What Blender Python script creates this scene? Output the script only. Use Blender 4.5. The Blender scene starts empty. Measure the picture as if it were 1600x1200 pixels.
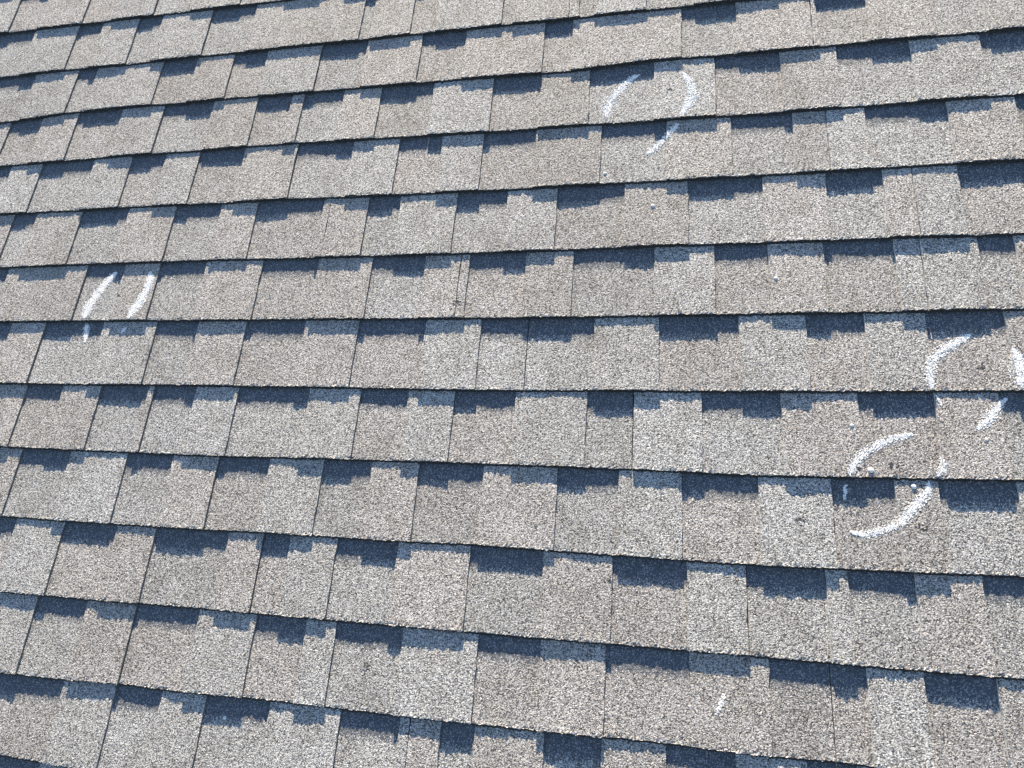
"""Sunlit asphalt-shingle roof slope with chalk circles drawn round hail hits.
All lengths of the roof are in millimetres in its own frame (u along the courses,
v up the slope, z out of the slope) and are scaled to metres when meshes are made."""
import bpy, math, random
import numpy as np
from mathutils import Matrix, Vector

random.seed(7)
rng = np.random.default_rng(11)
scene = bpy.context.scene
MM = 0.001

# ----------------------------------------------------------------- camera, sky, sun, exposure
PITCH = math.radians(24.0)                       # roof slope
ROOF = Matrix.Translation((0, 0, 5.4)) @ Matrix.Rotation(PITCH, 4, 'X')

cam_data = bpy.data.cameras.new('camera')
cam = bpy.data.objects.new('camera', cam_data)
scene.collection.objects.link(cam)
cam_data.sensor_width = 36.0
cam_data.lens = 36.0 * 1080.0 / 1600.0
cam_data.clip_start = 0.01
cam_data.clip_end = 4000.0
_r = Vector((0.97812, 0.0688, -0.19633)).normalized()
_f = Vector((-0.20791, 0.29003, -0.93416)).normalized()
_u = _r.cross(_f)
_m = Matrix((( _r.x, _u.x, -_f.x, 268.5 * MM),
             ( _r.y, _u.y, -_f.y, -1223.2 * MM),
             ( _r.z, _u.z, -_f.z, 1206.3 * MM), (0, 0, 0, 1)))
cam.matrix_world = ROOF @ _m
scene.camera = cam

SUN_OVER_ROOF = math.radians(11.0)                # the sun grazes the slope from above
SUN_SIDE = math.radians(-4.0)                    # a touch to the left of straight up-slope
_s = Vector((math.sin(SUN_SIDE) * math.cos(SUN_OVER_ROOF),
             math.cos(SUN_SIDE) * math.cos(SUN_OVER_ROOF), math.sin(SUN_OVER_ROOF)))
SUN_DIR = (ROOF.to_3x3() @ _s).normalized()
SUN_EL = math.asin(SUN_DIR.z)
SUN_AZ = math.atan2(SUN_DIR.x, SUN_DIR.y)

world = bpy.data.worlds.new('World')
scene.world = world
world.use_nodes = True
wn = world.node_tree
sky = wn.nodes.new('ShaderNodeTexSky')
sky.sky_type = 'NISHITA'
sky.sun_disc = False
sky.sun_elevation = SUN_EL
sky.sun_rotation = SUN_AZ
sky.ozone_density = 2.2
sky.dust_density = 0.3
wn.links.new(sky.outputs['Color'], wn.nodes['Background'].inputs['Color'])
wn.nodes['Background'].inputs['Strength'].default_value = 0.08

sun_data = bpy.data.lights.new('sun', 'SUN')
sun_data.energy = 5.0
sun_data.angle = math.radians(0.5)
sun_data.color = (1.0, 0.88, 0.69)
sun = bpy.data.objects.new('sun', sun_data)
scene.collection.objects.link(sun)
sun.rotation_euler = SUN_DIR.to_track_quat('Z', 'Y').to_euler()

vs = scene.view_settings
vs.view_transform = 'Standard'
vs.look = 'None'
vs.gamma = 1.0
vs.exposure = 1.70
vs.use_curve_mapping = False

# ----------------------------------------------------------------- measured layout (mm)
BUTT_LINES = {
    0: [(-301, -6.0), (-59, -6.0), (13, -5.4), (310, -5.7), (430, -4.8)],
    1: [(-1366, -152.3), (-1207, -142.8), (-1044, -140.2), (-669, -141.5), (-49, -145.1), (90, -146.3), (240, -137.8), (479, -140.3), (670, -138.9), (936, -139.1)],
    2: [(-1354, -286.6), (-974, -282.0), (-642, -280.0), (-39, -287.3), (290, -286.7), (474, -287.5), (918, -285.0)],
    3: [(-1306, -425.4), (-613, -425.8), (-29, -430.6), (469, -427.7), (900, -425.2)],
    4: [(-1257, -570.0), (-823, -569.1), (-585, -570.7), (-19, -572.7), (463, -571.1), (881, -571.0)],
    5: [(-1209, -708.3), (-557, -712.7), (-9, -715.7), (458, -713.4), (863, -711.4)],
    6: [(-1158, -856.1), (-529, -856.9), (1, -861.2), (453, -858.0), (844, -854.1)],
    7: [(-1109, -997.8), (-501, -1002.0), (11, -1000.8), (448, -1005.2), (825, -1000.0)],
    8: [(-1059, -1143.2), (-473, -1145.7), (21, -1146.1), (442, -1151.0), (807, -1145.5)],
    9: [(-1009, -1288.2), (-445, -1288.4), (31, -1289.6), (437, -1290.1), (655, -1290.0)],
    10: [(-959, -1434.0), (-417, -1428.2), (41, -1429.0), (151, -1427.0)],
    11: [(-912, -1570.0), (-755, -1573.9)],
}
CUTOUTS = {
    -1: [(-427, -399), (-300, -238), (-83, -58), (91, 124), (236, 335), (503, 571), (761, 841)],
    0: [(-1476, -1336), (-1203, -1146), (-953, -855), (-753, -663), (-520, -404), (-269, -164), (16, 79), (309, 420), (575, 669), (785, 876)],
    1: [(-1366, -1269), (-1163, -1035), (-916, -781), (-663, -574), (-543, -443), (-351, -228), (-90, 16), (121, 254), (376, 502), (607, 740), (861, 977)],
    2: [(-1408, -1319), (-1227, -1076), (-970, -878), (-787, -669), (-535, -399), (-291, -193), (-101, 13), (149, 280), (404, 519), (648, 790), (902, 998)],
    3: [(-1264, -1198), (-1069, -941), (-816, -699), (-608, -447), (-343, -270), (-146, -38), (65, 200), (321, 459), (570, 669), (793, 908)],
    4: [(-1326, -1231), (-1012, -912), (-821, -705), (-568, -437), (-315, -199), (-106, 10), (104, 258), (368, 463), (558, 676), (808, 865)],
    5: [(-1259, -1175), (-1083, -931), (-795, -692), (-579, -444), (-326, -183), (-70, 150), (268, 408), (521, 617), (713, 834)],
    6: [(-1085, -992), (-896, -779), (-765, -665), (-568, -410), (-301, -202), (-110, 9), (141, 223), (342, 474), (596, 713), (808, 897)],
    7: [(-1052, -930), (-793, -686), (-582, -470), (-357, -259), (-165, -41), (94, 201), (308, 432), (546, 641), (704, 817)],
    8: [(-1121, -1018), (-901, -778), (-690, -530), (-456, -400), (-307, -189), (-54, 77), (194, 316), (409, 529), (561, 658), (751, 848)],
    9: [(-920, -805), (-696, -561), (-443, -343), (-286, -161), (-27, 80), (187, 319), (438, 527), (531, 578), (657, 754)],
    10: [(-986, -815), (-702, -605), (-515, -390), (-257, -150), (-78, -21), (93, 185), (283, 386), (486, 556), (634, 722)],
    11: [(-953, -825), (-729, -597), (-471, -362), (-246, -114), (12, 103), (199, 320), (399, 477), (592, 670)],
}
JOINTS = {
    -1: [69],
    0: [-520, 565],
    1: [-916, 376],
    2: [-535, 579],
    3: [-431, 718],
    4: [-124, 717],
    5: [-1083, 23],
    6: [-765, 224],
    7: [-582, 546],
    8: [-456, 409],
    9: [-696, 527],
    10: [-132, 634],
    11: [-471],
}
CHALK = {
    'A': [[(225.1, -167.1, 7.9), (205.6, -178.0, 11.9), (176.0, -212.1, 15.8), (162.2, -239.5, 17.1), (157.8, -272.2, 11.8)], [(312.0, -173.0, 6.4), (325.9, -203.0, 13.9), (329.5, -223.8, 16.3), (325.6, -249.8, 17.5), (307.9, -282.1, 15.0)], [(302.9, -296.9, 12.5), (275.4, -329.5, 11.3), (259.3, -347.8, 11.3), (240.6, -364.3, 7.5)]],
    'B': [[(-932.6, -589.5, 13.5), (-946.8, -605.0, 15.2), (-969.1, -645.4, 18.6), (-979.3, -668.6, 20.2), (-982.4, -704.1, 18.5)], [(-979.7, -713.4, 16.7), (-973.5, -734.8, 13.3), (-968.1, -758.9, 8.3)], [(-843.8, -592.1, 13.2), (-836.2, -622.0, 16.4), (-840.9, -648.2, 17.9), (-850.1, -675.6, 21.1), (-864.9, -705.7, 17.9)], [(-872.7, -725.2, 13.0), (-878.8, -738.6, 8.1)]],
    'C': [[(780.5, -754.1, 7.7), (753.8, -770.0, 11.5), (726.7, -789.2, 13.5), (710.3, -817.5, 14.5), (708.9, -852.1, 12.4)], [(715.7, -860.9, 6.7), (723.1, -881.6, 5.7)], [(837.0, -780.5, 5.6), (842.6, -809.4, 20.2), (840.2, -849.8, 21.9)], [(821.0, -864.1, 6.4), (804.2, -881.5, 11.0), (788.0, -902.0, 13.8), (768.6, -919.3, 9.2)]],
    'D': [[(675.0, -928.9, 7.6), (653.6, -933.6, 8.6), (630.8, -942.8, 10.6), (608.5, -956.2, 11.6), (588.0, -972.8, 11.6), (571.5, -1000.9, 12.6)], [(567.8, -1012.5, 7.7), (565.1, -1039.7, 5.8)], [(711.2, -962.8, 5.6), (712.9, -982.5, 9.2), (702.1, -998.3, 9.2)], [(692.2, -1005.9, 9.3), (685.7, -1025.5, 12.0), (669.3, -1042.4, 12.9), (653.6, -1063.2, 12.9), (636.7, -1077.0, 12.1), (612.6, -1088.2, 10.3), (588.9, -1093.4, 8.5), (568.3, -1091.5, 5.7)]],
    'E': [[(373.2, -1344.1, 4.8), (367.2, -1358.3, 6.6), (358.3, -1378.2, 6.6)]],
}
SPECKS = [(159.2, -404.9), (473.9, -644.7), (583.0, -916.8), (605.9, -991.3), (668.1, -1015.0), (254.3, -484.3), (-473.6, -1465.5), (780.4, -935.9)]

# ----------------------------------------------------------------- dimensions
EXPO = 143.0        # exposure of a course
TAB = 3.9           # thickness of a laminated tab
BASE = 3.0          # thickness of the backing sheet
GAP = 0.25
LAP = 26.0          # how far a course runs on under the one above
ZOFF = -6.5         # reference plane sits at the butt edges

_warp = [(rng.uniform(-1, 1) * 0.012, rng.uniform(-1, 1) * 0.012, rng.uniform(0, 6.3)) for _ in range(7)]


def warp(u, v):
    """gentle waviness of the deck"""
    z = np.zeros_like(np.asarray(u, float) + np.asarray(v, float))
    for a, b, p in _warp:
        z = z + 0.16 * np.sin(a * u + b * v + p)
    return z


def noise1(x, seed, wave):
    """smooth 1-D value noise in -1..1"""
    x = np.asarray(x, float) / wave + seed * 17.31
    i = np.floor(x)
    f = x - i
    f = f * f * (3 - 2 * f)
    h = lambda n: np.modf(np.abs(np.sin(n * 127.1 + seed * 311.7) * 43758.5453))[0] * 2 - 1
    return h(i) * (1 - f) + h(i + 1) * f


_res = {}
for k, pts in BUTT_LINES.items():
    a = np.array(pts)
    _res[k] = (a[:, 0], a[:, 1] + EXPO * k)


def butt(k, u):
    """v of the butt line number k at u"""
    u = np.asarray(u, float)
    base = -EXPO * k + 1.1 * noise1(u, k + 3.0, 140.0)
    if k in _res:
        base = base + np.interp(u, _res[k][0], _res[k][1])
    return base


def lift(k, u):
    """how much the butt edge of a course stands off the course below"""
    return 0.75 + 0.75 * noise1(u, k + 40.0, 110.0) + 0.45 * noise1(u, k + 70.0, 38.0)


def base_top(k, u, v):
    vb, vh = butt(k, u), butt(k - 1, u)
    t = (v - vb) / (vh - vb)
    return (TAB + BASE + GAP + lift(k, u)) * (1 - t) + warp(u, v) + ZOFF


# ----------------------------------------------------------------- materials
def new_mat(name):
    m = bpy.data.materials.new(name)
    m.use_nodes = True
    nt = m.node_tree
    b = nt.nodes['Principled BSDF']
    return m, nt, b


def node(nt, kind, **kw):
    n = nt.nodes.new(kind)
    for k, v in kw.items():
        setattr(n, k, v)
    return n


def ramp(nt, src, stops, interp='LINEAR'):
    r = node(nt, 'ShaderNodeValToRGB')
    r.color_ramp.interpolation = interp
    el = r.color_ramp.elements
    while len(el) < len(stops):
        el.new(0.5)
    for e, (p, c) in zip(el, stops):
        e.position = p
        e.color = (c[0], c[1], c[2], 1)
    nt.links.new(src, r.inputs['Fac'])
    return r.outputs['Color']


def mixc(nt, blend, fac, a, b):
    m = node(nt, 'ShaderNodeMix', data_type='RGBA', blend_type=blend)
    for sock, val in ((m.inputs['Factor'], fac), (m.inputs['A'], a), (m.inputs['B'], b)):
        pass
    ins = [s for s in m.inputs if s.enabled]
    for s, val in zip((m.inputs[0], m.inputs[6], m.inputs[7]), (fac, a, b)):
        if hasattr(val, 'is_output'):
            nt.links.new(val, s)
        elif isinstance(val, tuple):
            s.default_value = (*val, 1)
        else:
            s.default_value = val
    return m.outputs[2]


def mathn(nt, op, a, b=None, c=None, clamp=False):
    m = node(nt, 'ShaderNodeMath', operation=op, use_clamp=clamp)
    for s, val in zip(m.inputs, (a, b, c)):
        if val is None:
            continue
        if hasattr(val, 'is_output'):
            nt.links.new(val, s)
        else:
            s.default_value = val
    return m.outputs[0]


def granule_material():
    m, nt, b = new_mat('ceramic_granules')
    pos = node(nt, 'ShaderNodeNewGeometry').outputs['Position']

    def vor(scale, feature='F1', rand=1.0):
        v = node(nt, 'ShaderNodeTexVoronoi', feature=feature)
        v.inputs['Scale'].default_value = scale
        v.inputs['Randomness'].default_value = rand
        nt.links.new(pos, v.inputs['Vector'])
        return v

    def noi(scale, detail=2.0, rough=0.5):
        n = node(nt, 'ShaderNodeTexNoise')
        n.inputs['Scale'].default_value = scale
        n.inputs['Detail'].default_value = detail
        n.inputs['Roughness'].default_value = rough
        nt.links.new(pos, n.inputs['Vector'])
        return n

    v1 = vor(GRAN_SCALE)
    sep = node(nt, 'ShaderNodeSeparateColor')
    nt.links.new(v1.outputs['Color'], sep.inputs['Color'])
    gran = ramp(nt, sep.outputs['Red'], GRAN_RAMP, 'CONSTANT')
    # thin spots and clumps of dark granules, a few millimetres long
    mp = node(nt, 'ShaderNodeMapping')
    mp.inputs['Scale'].default_value = (0.55, 1.0, 1.0)
    nt.links.new(pos, mp.inputs['Vector'])
    sp = noi(430.0, 2.0, 0.6)
    nt.links.new(mp.outputs['Vector'], sp.inputs['Vector'])
    specks = ramp(nt, sp.outputs['Fac'], [(0.36, (0.36, 0.36, 0.37)), (0.47, (1.03, 1.03, 1.03))])
    gran = mixc(nt, 'MULTIPLY', 1.0, gran, specks)
    # each tab was sprayed with its own colour blend
    tint = node(nt, 'ShaderNodeAttribute', attribute_name='tint').outputs['Color']
    col = mixc(nt, 'MULTIPLY', 1.0, gran, tint)
    # drifts of darker / browner granules inside one tab, weathering across the slope
    d1 = ramp(nt, noi(21.0, 3.0).outputs['Fac'], [(0.3, (0.88, 0.865, 0.855)), (0.5, (1, 1, 1)), (0.75, (1.08, 1.08, 1.10))])
    col = mixc(nt, 'MULTIPLY', 1.0, col, d1)
    d2 = ramp(nt, noi(3.1, 2.0).outputs['Fac'], [(0.3, (0.94, 0.93, 0.92)), (0.7, (1.06, 1.06, 1.06))])
    col = mixc(nt, 'MULTIPLY', 1.0, col, d2)
    stain = ramp(nt, noi(8.0, 4.0, 0.65).outputs['Fac'], [(0.62, (1, 1, 1)), (0.74, (0.72, 0.70, 0.69))])
    col = mixc(nt, 'MULTIPLY', 1.0, col, stain)
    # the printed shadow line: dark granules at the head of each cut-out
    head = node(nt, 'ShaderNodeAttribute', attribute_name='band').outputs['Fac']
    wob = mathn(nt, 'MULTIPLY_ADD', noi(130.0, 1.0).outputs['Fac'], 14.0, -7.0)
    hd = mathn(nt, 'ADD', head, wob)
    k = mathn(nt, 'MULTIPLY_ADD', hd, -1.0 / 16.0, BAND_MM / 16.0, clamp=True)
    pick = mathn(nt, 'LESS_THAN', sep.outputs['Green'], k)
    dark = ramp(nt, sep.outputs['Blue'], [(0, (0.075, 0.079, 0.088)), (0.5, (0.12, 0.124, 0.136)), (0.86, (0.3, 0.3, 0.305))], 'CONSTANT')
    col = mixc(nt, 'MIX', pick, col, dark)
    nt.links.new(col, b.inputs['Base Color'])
    b.inputs['Roughness'].default_value = 0.85
    b.inputs['Specular IOR Level'].default_value = 0.25
    # granule relief
    h1 = mathn(nt, 'SUBTRACT', 1.0, v1.outputs['Distance'])
    h2 = noi(GRAN_SCALE * 0.45, 1.5, 0.6).outputs['Fac']
    hh = mathn(nt, 'MULTIPLY_ADD', h2, 1.6, h1)
    bump = node(nt, 'ShaderNodeBump')
    bump.inputs['Strength'].default_value = BUMP_STRENGTH
    bump.inputs['Distance'].default_value = BUMP_DIST
    nt.links.new(hh, bump.inputs['Height'])
    nt.links.new(bump.outputs['Normal'], b.inputs['Normal'])
    return m


GRAN_SCALE = 700.0
BUMP_STRENGTH = 1.0
BUMP_DIST = 0.00055
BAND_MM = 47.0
GRAN_RAMP = [(0.0, (0.07, 0.068, 0.066)), (0.2, (0.21, 0.205, 0.20)), (0.42, (0.385, 0.373, 0.352)),
             (0.7, (0.525, 0.508, 0.478)), (0.86, (0.39, 0.36, 0.33)), (0.93, (0.66, 0.645, 0.61))]


def plain(name, col, rough=0.9, noise_scale=None, amp=0.3):
    m, nt, b = new_mat(name)
    b.inputs['Roughness'].default_value = rough
    b.inputs['Specular IOR Level'].default_value = 0.2
    if noise_scale:
        pos = node(nt, 'ShaderNodeNewGeometry').outputs['Position']
        n = node(nt, 'ShaderNodeTexNoise')
        n.inputs['Scale'].default_value = noise_scale
        n.inputs['Detail'].default_value = 4.0
        nt.links.new(pos, n.inputs['Vector'])
        lo = tuple(c * (1 - amp) for c in col)
        hi = tuple(min(1, c * (1 + amp)) for c in col)
        nt.links.new(ramp(nt, n.outputs['Fac'], [(0.3, lo), (0.7, hi)]), b.inputs['Base Color'])
    else:
        b.inputs['Base Color'].default_value = (*col, 1)
    return m


M_GRAN = granule_material()
M_EDGE = plain('cut_asphalt_edge', (0.03, 0.029, 0.029), 0.9, 300.0, 0.5)
M_SIDE = plain('right_tab_side', (0.15, 0.147, 0.142), 0.9, 300.0, 0.5)  # right-facing sides of sheets and tabs, darker than the left-facing ones
M_SIDE_LIT = plain('sunlit_left_side', (0.55, 0.54, 0.52), 0.9, 300.0, 0.4)  # left-facing sides: sunlight on them is put into this pale colour
M_FELT = plain('roofing_felt', (0.03, 0.03, 0.032), 0.9, 40.0)
M_CHALK = plain('white_chalk', (0.84, 0.82, 0.79), 0.95, 220.0, 0.08)
M_STONE = plain('pale_stone', (0.72, 0.71, 0.68), 0.8, 200.0, 0.12)
M_LAWN = plain('dry_lawn', (0.07, 0.085, 0.04), 0.95, 0.6, 0.4)

# ----------------------------------------------------------------- roof
roof = bpy.data.objects.new('roof', None)
scene.collection.objects.link(roof)
roof.matrix_world = ROOF
roof['kind'] = 'structure'
roof['label'] = 'sloping roof of weathered grey-brown laminated asphalt shingles'
roof['category'] = 'roof'

PALETTE = [((1.00, 1.00, 1.00), 5), ((1.03, 1.035, 1.04), 3), ((0.99, 0.96, 0.945), 4),
           ((1.015, 0.98, 0.965), 4), ((0.93, 0.905, 0.89), 3), ((0.965, 0.965, 0.965), 3)]


def pick_tint():
    c = random.choices([p[0] for p in PALETTE], [p[1] for p in PALETTE])[0]
    g = random.uniform(0.97, 1.03)
    return tuple(x * g for x in c)


class Geo:
    """collects a solid sheet: granule top, asphalt front and sides"""

    def __init__(self):
        self.v, self.f, self.m, self.t, self.b = [], [], [], [], []
        self.n = 0

    def sheet(self, k, us, vrows, top, thick, tint_of, band_on, ragged, jit=0.0, flare=3.2):
        """us: column positions, vrows: offsets from the butt, top(k,u,v) -> z"""
        nu, nr = len(us), len(vrows)
        U = np.repeat(us[None, :], nr, 0)
        vb, vh = butt(k, us), butt(k - 1, us)
        V = np.stack([vb + (r if r <= 12 else (r / EXPO) * (vh - vb)) for r in vrows])
        Z = top(k, U, V)
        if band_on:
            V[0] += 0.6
        if ragged:
            V[0] += rng.normal(0, 0.5, nu) + 0.7 * noise1(us, rng.uniform(0, 99), 7.0)
            V[1] += rng.normal(0, 0.25, nu)
            clump = 0.45 * noise1(us, rng.uniform(0, 99), 6.5)
            Z[0] += rng.normal(-0.15, 0.5, nu) + clump
            Z[1] += rng.normal(0.0, 0.5, nu) + clump
            Z[2] += rng.normal(0.0, 0.3, nu)
        if jit:
            U[1:, 0] += rng.normal(0, jit, nr - 1)
            U[1:, -1] += rng.normal(0, jit, nr - 1)
        o = self.n
        P = np.stack([U, V, Z], -1).reshape(-1, 3)
        bot_f = np.stack([us, V[0] - flare, top(k, us, vb) - thick], -1)  # outward slope widens the dark cut edge, partly standing in for contact shade
        bot_b = np.stack([us, V[-1], Z[-1] - thick], -1)
        sideL = np.stack([U[:, 0], V[:, 0], top(k, U[:, 0], V[:, 0]) - thick], -1)
        sideR = np.stack([U[:, -1], V[:, -1], top(k, U[:, -1], V[:, -1]) - thick], -1)
        allv = np.concatenate([P, bot_f, bot_b, sideL, sideR])
        self.v.append(allv)
        oi = o + nr * nu
        ob = oi + nu
        ol = ob + nu
        orr = ol + nr
        g = lambda r, c: o + r * nu + c
        for r in range(nr - 1):
            for c in range(nu - 1):
                self.f.append((g(r, c), g(r, c + 1), g(r + 1, c + 1), g(r + 1, c)))
                self.m.append(0)
        for c in range(nu - 1):
            self.f.append((oi + c, oi + c + 1, g(0, c + 1), g(0, c)))
            self.m.append(1)
            self.f.append((ob + c, ob + c + 1, oi + c + 1, oi + c))
            self.m.append(1)
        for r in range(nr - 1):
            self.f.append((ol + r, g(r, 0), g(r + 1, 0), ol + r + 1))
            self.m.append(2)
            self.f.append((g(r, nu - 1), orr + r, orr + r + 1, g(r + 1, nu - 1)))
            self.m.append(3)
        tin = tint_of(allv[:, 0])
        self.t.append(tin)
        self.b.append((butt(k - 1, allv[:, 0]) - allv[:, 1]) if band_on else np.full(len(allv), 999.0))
        self.n += len(allv)

    def build(self, name, parent, origin=(0, 0, 0)):
        V = (np.concatenate(self.v) - np.array(origin)) * MM
        me = bpy.data.meshes.new(name)
        me.from_pydata(V.tolist(), [], self.f)
        me.polygons.foreach_set('material_index', self.m)
        for m in (M_GRAN, M_EDGE, M_SIDE_LIT, M_SIDE):
            me.materials.append(m)
        T = np.concatenate(self.t)
        a = me.attributes.new('tint', 'FLOAT_COLOR', 'POINT')
        a.data.foreach_set('color', np.concatenate([T, np.ones((len(T), 1))], 1).astype(np.float32).ravel())
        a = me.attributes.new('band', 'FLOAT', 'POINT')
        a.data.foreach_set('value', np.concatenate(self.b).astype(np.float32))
        me.update()
        o = bpy.data.objects.new(name, me)
        scene.collection.objects.link(o)
        o.parent = parent
        return o


U_MIN, U_MAX = -2900, 2300
FINE_ROWS = [0.0, 1.6, 5.0, 20, 36, 54, 72, 90, 108, 126, 143, 143 + LAP]
BASE_ROWS = [0.0, 1.6, 5.0, 48, 96, 143, 143 + LAP]
ROUGH_ROWS = [0.0, 2.0, 6.0, 143, 143 + LAP]


def random_cuts(a, b):
    out = []
    u = a + random.uniform(10, 90)
    while u < b - 60:
        w = random.uniform(65, 135)
        if u + w > b:
            break
        out.append((u, u + w))
        u += w + random.uniform(75, 150)
    return out


_camP = ROOF.inverted() @ cam.matrix_world
_camI = _camP.inverted()


def in_view(u, v, margin=1.04):
    p = _camI @ Vector((u * MM, v * MM, 0))
    x, y = -p.x / p.z * 1080, -p.y / p.z * 1080
    return p.z < 0 and abs(x) < 800 * margin and abs(y) < 600 * margin


TABS = {}          # course -> list of (u0, u1)
def course_plan(k):
    """cut-outs, tabs and end joints of the course whose butt is line k"""
    cuts = list(CUTOUTS.get(k - 1, []))
    if cuts:
        cuts = random_cuts(U_MIN, cuts[0][0] - 90) + cuts + random_cuts(cuts[-1][1] + 90, U_MAX)
    else:
        cuts = random_cuts(U_MIN, U_MAX)
    # end joints roughly a metre apart; the known ones first
    edges = sorted([e for c in cuts for e in c])
    js = sorted(JOINTS.get(k - 1, [])) or [random.uniform(-300, 300)]
    allj = list(js)
    for s, start in ((1, js[-1]), (-1, js[0])):
        u = start
        while U_MIN + 700 < u < U_MAX - 700:
            t = u + s * 985
            u = min(edges, key=lambda e: abs(e - t))
            allj.append(u)
    if len(js) == 2 and js[1] - js[0] > 1250:
        t = (js[0] + js[1]) / 2
        allj.append(min(edges, key=lambda e: abs(e - t)))
    allj = sorted(set(allj))
    return cuts, allj


rest = Geo()
for k in range(-12, 22):
    cuts, js = course_plan(k)
    bounds = [U_MIN] + js + [U_MAX]
    ctint = {}
    cs = np.array([c[0] for c in cuts])
    ct = np.array([pick_tint() for _ in cuts]) * 0.95

    def base_tint(u, cs=cs, ct=ct):
        i = np.clip(np.searchsorted(cs, np.asarray(u) + 12.0) - 1, 0, len(cs) - 1)
        return ct[i]

    TABS[k] = []
    last = None
    for s0, s1 in zip(bounds[:-1], bounds[1:]):
        s0, s1 = s0 + 0.8, s1 - 0.8
        if s1 - s0 < 30:
            continue
        probes = [(u, v) for u in np.linspace(s0, s1, 24) for v in np.linspace(-EXPO * k, -EXPO * (k - 1), 4)]
        seen = any(in_view(u, v) for u, v in probes)
        step = 2.6 if seen else 40.0
        geo = Geo() if seen else rest
        us = np.linspace(s0, s1, max(3, int((s1 - s0) / step)))
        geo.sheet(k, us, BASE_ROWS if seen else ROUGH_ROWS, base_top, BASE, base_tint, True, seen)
        origin = (s0, float(butt(k, s0)), ZOFF)
        if seen:
            sh = geo.build('shingle', roof, origin)
            sh.location = Vector(origin) * MM
        # tabs: the stretches between the cut-outs, cut at the end joints
        segs, u = [], s0
        for c0, c1 in cuts:
            if c1 <= s0 or c0 >= s1:
                continue
            if c0 - u > 9:
                segs.append((u, c0))
            u = max(u, c1)
        if s1 - u > 9:
            segs.append((u, s1))
        for a, b in segs:
            TABS[k].append((a, b))
            tt = last if (b - a < 38 and last is not None) else np.array(pick_tint())
            last = tt
            us = np.linspace(a, b, max(3, int((b - a) / step)))
            g = Geo() if seen else rest
            g.sheet(k, us, FINE_ROWS if seen else ROUGH_ROWS, lambda k, u, v: base_top(k, u, v) + TAB, TAB + 0.2,
                    lambda u, tt=tt: np.repeat(tt[None, :], len(u), 0), False, seen, 0.45 if seen else 0, 0.5)
            if seen:
                t = g.build('tab', sh, (a, float(butt(k, a)), ZOFF))
                t.location = (Vector((a, float(butt(k, a)), ZOFF)) - Vector(origin)) * MM
far = rest.build('shingle_courses', roof)
far['kind'] = 'stuff'


def box_mesh(name, lo, hi, mat, parent=None):
    (x0, y0, z0), (x1, y1, z1) = lo, hi
    v = [(x, y, z) for z in (z0, z1) for y in (y0, y1) for x in (x0, x1)]
    f = [(0, 2, 3, 1), (4, 5, 7, 6), (0, 1, 5, 4), (1, 3, 7, 5), (3, 2, 6, 7), (2, 0, 4, 6)]
    me = bpy.data.meshes.new(name)
    me.from_pydata(v, [], f)
    me.materials.append(mat)
    o = bpy.data.objects.new(name, me)
    scene.collection.objects.link(o)
    o.parent = parent
    return o


box_mesh('roof_deck', (U_MIN * MM, -EXPO * 21.2 * MM, -0.035), (U_MAX * MM, EXPO * 12.9 * MM, -0.0115), M_FELT, roof)

me = bpy.data.meshes.new('ground')
R_ = 1500.0
me.from_pydata([(-R_, -R_, 0), (R_, -R_, 0), (R_, R_, 0), (-R_, R_, 0)], [], [(0, 1, 2, 3)])
me.materials.append(M_LAWN)
ground = bpy.data.objects.new('ground', me)
scene.collection.objects.link(ground)
ground['kind'] = 'structure'


# ----------------------------------------------------------------- chalk and loose bits
def surface(u, v):
    """height of the visible roof surface at (u, v)"""
    for k in range(-12, 22):
        if butt(k, u) <= v < butt(k - 1, u):
            z = float(base_top(k, u, v))
            if any(a <= u <= b for a, b in TABS[k]):
                z += TAB
            return z
    return 0.0


def smooth_path(pts, n=10):
    p = np.array(pts, float)
    p = np.concatenate([[2 * p[0] - p[1]], p, [2 * p[-1] - p[-2]]])
    out = []
    for i in range(1, len(p) - 2):
        for t in np.linspace(0, 1, n, endpoint=False):
            a, b, c, d = p[i - 1:i + 3]
            out.append(0.5 * (2 * b + (c - a) * t + (2 * a - 5 * b + 4 * c - d) * t ** 2 + (3 * b - a - 3 * c + d) * t ** 3))
    out.append(p[-2])
    return np.array(out)


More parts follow.
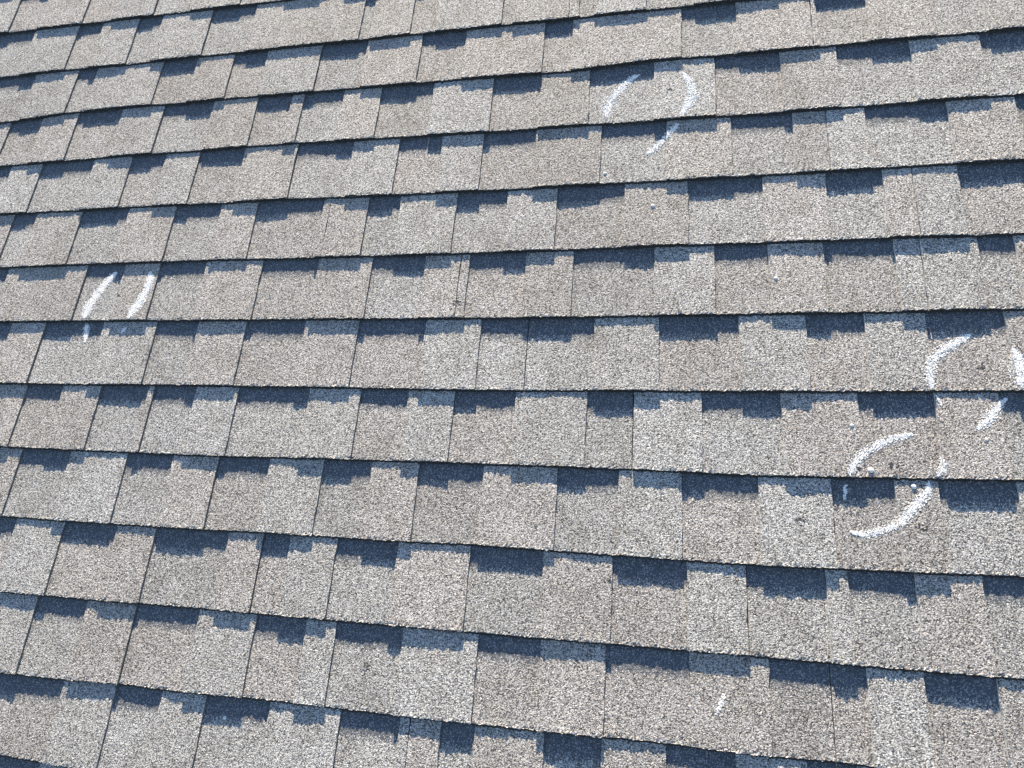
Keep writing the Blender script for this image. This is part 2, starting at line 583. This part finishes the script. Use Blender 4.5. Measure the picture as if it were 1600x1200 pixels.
def chalk_stroke(pts, parent, origin, load=1.0):
    """chalk crumbs caught on the granules along one stroke"""
    path = smooth_path(pts)
    seg = np.hypot(*np.diff(path[:, :2], axis=0).T)
    L = np.concatenate([[0], np.cumsum(seg)])
    verts, faces = [], []
    n = int(L[-1] * np.mean(path[:, 2]) / 1.25 * load)
    for _ in range(n):
        s = random.uniform(0, L[-1])
        i = min(np.searchsorted(L, s, 'right') - 1, len(seg) - 1)
        t = (s - L[i]) / max(seg[i], 1e-6)
        c = path[i] * (1 - t) + path[i + 1] * t
        d = (path[i + 1] - path[i])[:2]
        d = d / max(np.hypot(*d), 1e-6)
        nrm = np.array([-d[1], d[0]])
        w = max(c[2], 6.0) * 0.54 * (0.5 + 0.5 * min(1.0, min(s, L[-1] - s) / 18.0))
        off = max(-1.35, min(1.35, random.gauss(0, 0.58))) * w
        end = min(s, L[-1] - s) / 16.0
        if random.random() > 0.3 + end:
            continue
        q = c[:2] + nrm * off
        z0 = surface(q[0], q[1])
        r = random.uniform(0.5, 1.3)
        a0 = random.uniform(0, 6.28)
        tx, ty = random.gauss(0, 0.16), random.gauss(0, 0.16)
        b = len(verts)
        h = random.uniform(0.25, 0.75)
        m = 5
        for j in range(m):
            a = a0 + j * 2 * math.pi / m
            rr = r * random.uniform(0.7, 1.2)
            x, y = rr * math.cos(a), rr * math.sin(a)
            verts.append((q[0] + x, q[1] + y, z0 + h + tx * x + ty * y))
        for j in range(m):
            x, y, z = verts[b + j]
            verts.append((x, y, z0 - 0.4))
        faces.append(tuple(range(b, b + m)))
        for j in range(m):
            j2 = (j + 1) % m
            faces.append((b + j, b + m + j, b + m + j2, b + j2))
    V = (np.array(verts) - np.array(origin)) * MM
    me = bpy.data.meshes.new('chalk_stroke')
    me.from_pydata(V.tolist(), [], faces)
    me.materials.append(M_CHALK)
    o = bpy.data.objects.new('chalk_stroke', me)
    scene.collection.objects.link(o)
    o.parent = parent
    return o


CHALK_LABELS = {
    'A': 'white chalk circle, open at top and bottom, highest up the roof in the upper right',
    'B': 'white chalk circle of two slanting arcs on the left half of the roof',
    'C': 'rightmost white chalk circle with a broad right stroke, just above another circle',
    'D': 'lower right white chalk circle with a long curved bottom stroke and pebbles inside it',
    'E': 'short faint white chalk dash on the lowest courses towards the right',
}
for key, strokes in CHALK.items():
    o = bpy.data.objects.new('chalk_dash' if key == 'E' else 'chalk_circle', None)
    scene.collection.objects.link(o)
    c = np.mean([p[:2] for s in strokes for p in s], axis=0)
    org = (float(c[0]), float(c[1]), surface(c[0], c[1]))
    o.matrix_world = ROOF @ Matrix.Translation(Vector(org) * MM)
    o['label'] = CHALK_LABELS[key]
    o['category'] = 'chalk mark'
    if key != 'E':
        o['group'] = 'chalk circles drawn on the roof'
    for s in strokes:
        chalk_stroke(s, o, org, {'A': 0.8, 'E': 0.7}.get(key, 0.9))

SPECK_INFO = [
    (3.0, 'tiny white pebble just above a shingle edge, below the upper right chalk circle'),
    (3.2, 'tiny white pebble on bare shingles midway between the upper and lower right chalk circles'),
    (2.8, 'tiny white pebble left of the lower right chalk circle, beyond its upper left arc'),
    (4.6, 'white pebble inside the lower right chalk circle beside its left arc'),
    (4.2, 'white pebble in shadow under the shingle edge inside the lower right chalk circle'),
    (3.8, 'grey pebble casting a small shadow on the third full course, right of centre'),
    (3.4, 'tiny white pebble in the dark shadow band at the lower left'),
    (2.6, 'tiny white pebble between the two overlapping chalk circles at right'),
]
for (u, v), (r, lab) in zip(SPECKS, SPECK_INFO):
    me = bpy.data.meshes.new('pebble')
    import bmesh
    bm = bmesh.new()
    bmesh.ops.create_icosphere(bm, subdivisions=2, radius=r * MM)
    for w in bm.verts:
        w.co *= random.uniform(0.82, 1.12)
        w.co.z *= 0.55
    bm.to_mesh(me)
    bm.free()
    me.materials.append(M_STONE)
    for p in me.polygons:
        p.use_smooth = True
    o = bpy.data.objects.new('pebble', me)
    scene.collection.objects.link(o)
    o.matrix_world = ROOF @ Matrix.Translation(Vector((u, v, surface(u, v) + r * 0.15)) * MM)
    o['label'] = lab
    o['category'] = 'pebble'
    o['group'] = 'loose pebbles on the shingles'

# bruised spots where granules are knocked off and the asphalt shows
BRUISES = [(639.9, -982.8, 8.0, 42), (-122.9, -681.5, 15.0, 34), (674.0, -1081.1, 11.0, 26),
           (588.7, -989.7, 5.0, 20), (187.8, -1191.7, 7.0, 12), (492.3, -1075.9, 12.0, 16),
           (-216.6, -1363.9, 14.0, 20), (285.0, -215.0, 10.0, 14), (-905.0, -650.0, 9.0, 14), (790.0, -815.0, 9.0, 16)]
M_BARE = plain('bare_asphalt', (0.06, 0.056, 0.054), 0.85, 400.0, 0.5)
for bu, bv, br, n in BRUISES:
    verts, faces = [], []
    z0 = surface(bu, bv)
    for _ in range(n):
        rr, aa = abs(random.gauss(0, 0.5)) * br, random.uniform(0, 6.28)
        x0, y0 = bu + rr * math.cos(aa), bv + rr * math.sin(aa)
        zz = surface(x0, y0)
        r, a0, h = random.uniform(0.7, 1.7), random.uniform(0, 6.28), random.uniform(0.12, 0.3)
        b = len(verts)
        for lvl, top in ((h, True), (-0.4, False)):
            for j in range(5):
                a = a0 + j * 2 * math.pi / 5
                verts.append((x0 + r * math.cos(a) * 1.3, y0 + r * math.sin(a), zz + lvl))
        faces.append(tuple(range(b, b + 5)))
        for j in range(5):
            j2 = (j + 1) % 5
            faces.append((b + j, b + 5 + j, b + 5 + j2, b + j2))
    me = bpy.data.meshes.new('hail_bruise')
    me.from_pydata(((np.array(verts) - np.array((bu, bv, z0))) * MM).tolist(), [], faces)
    me.materials.append(M_BARE)
    o = bpy.data.objects.new('hail_bruise', me)
    scene.collection.objects.link(o)
    o.parent = roof
    o.location = Vector((bu, bv, z0)) * MM
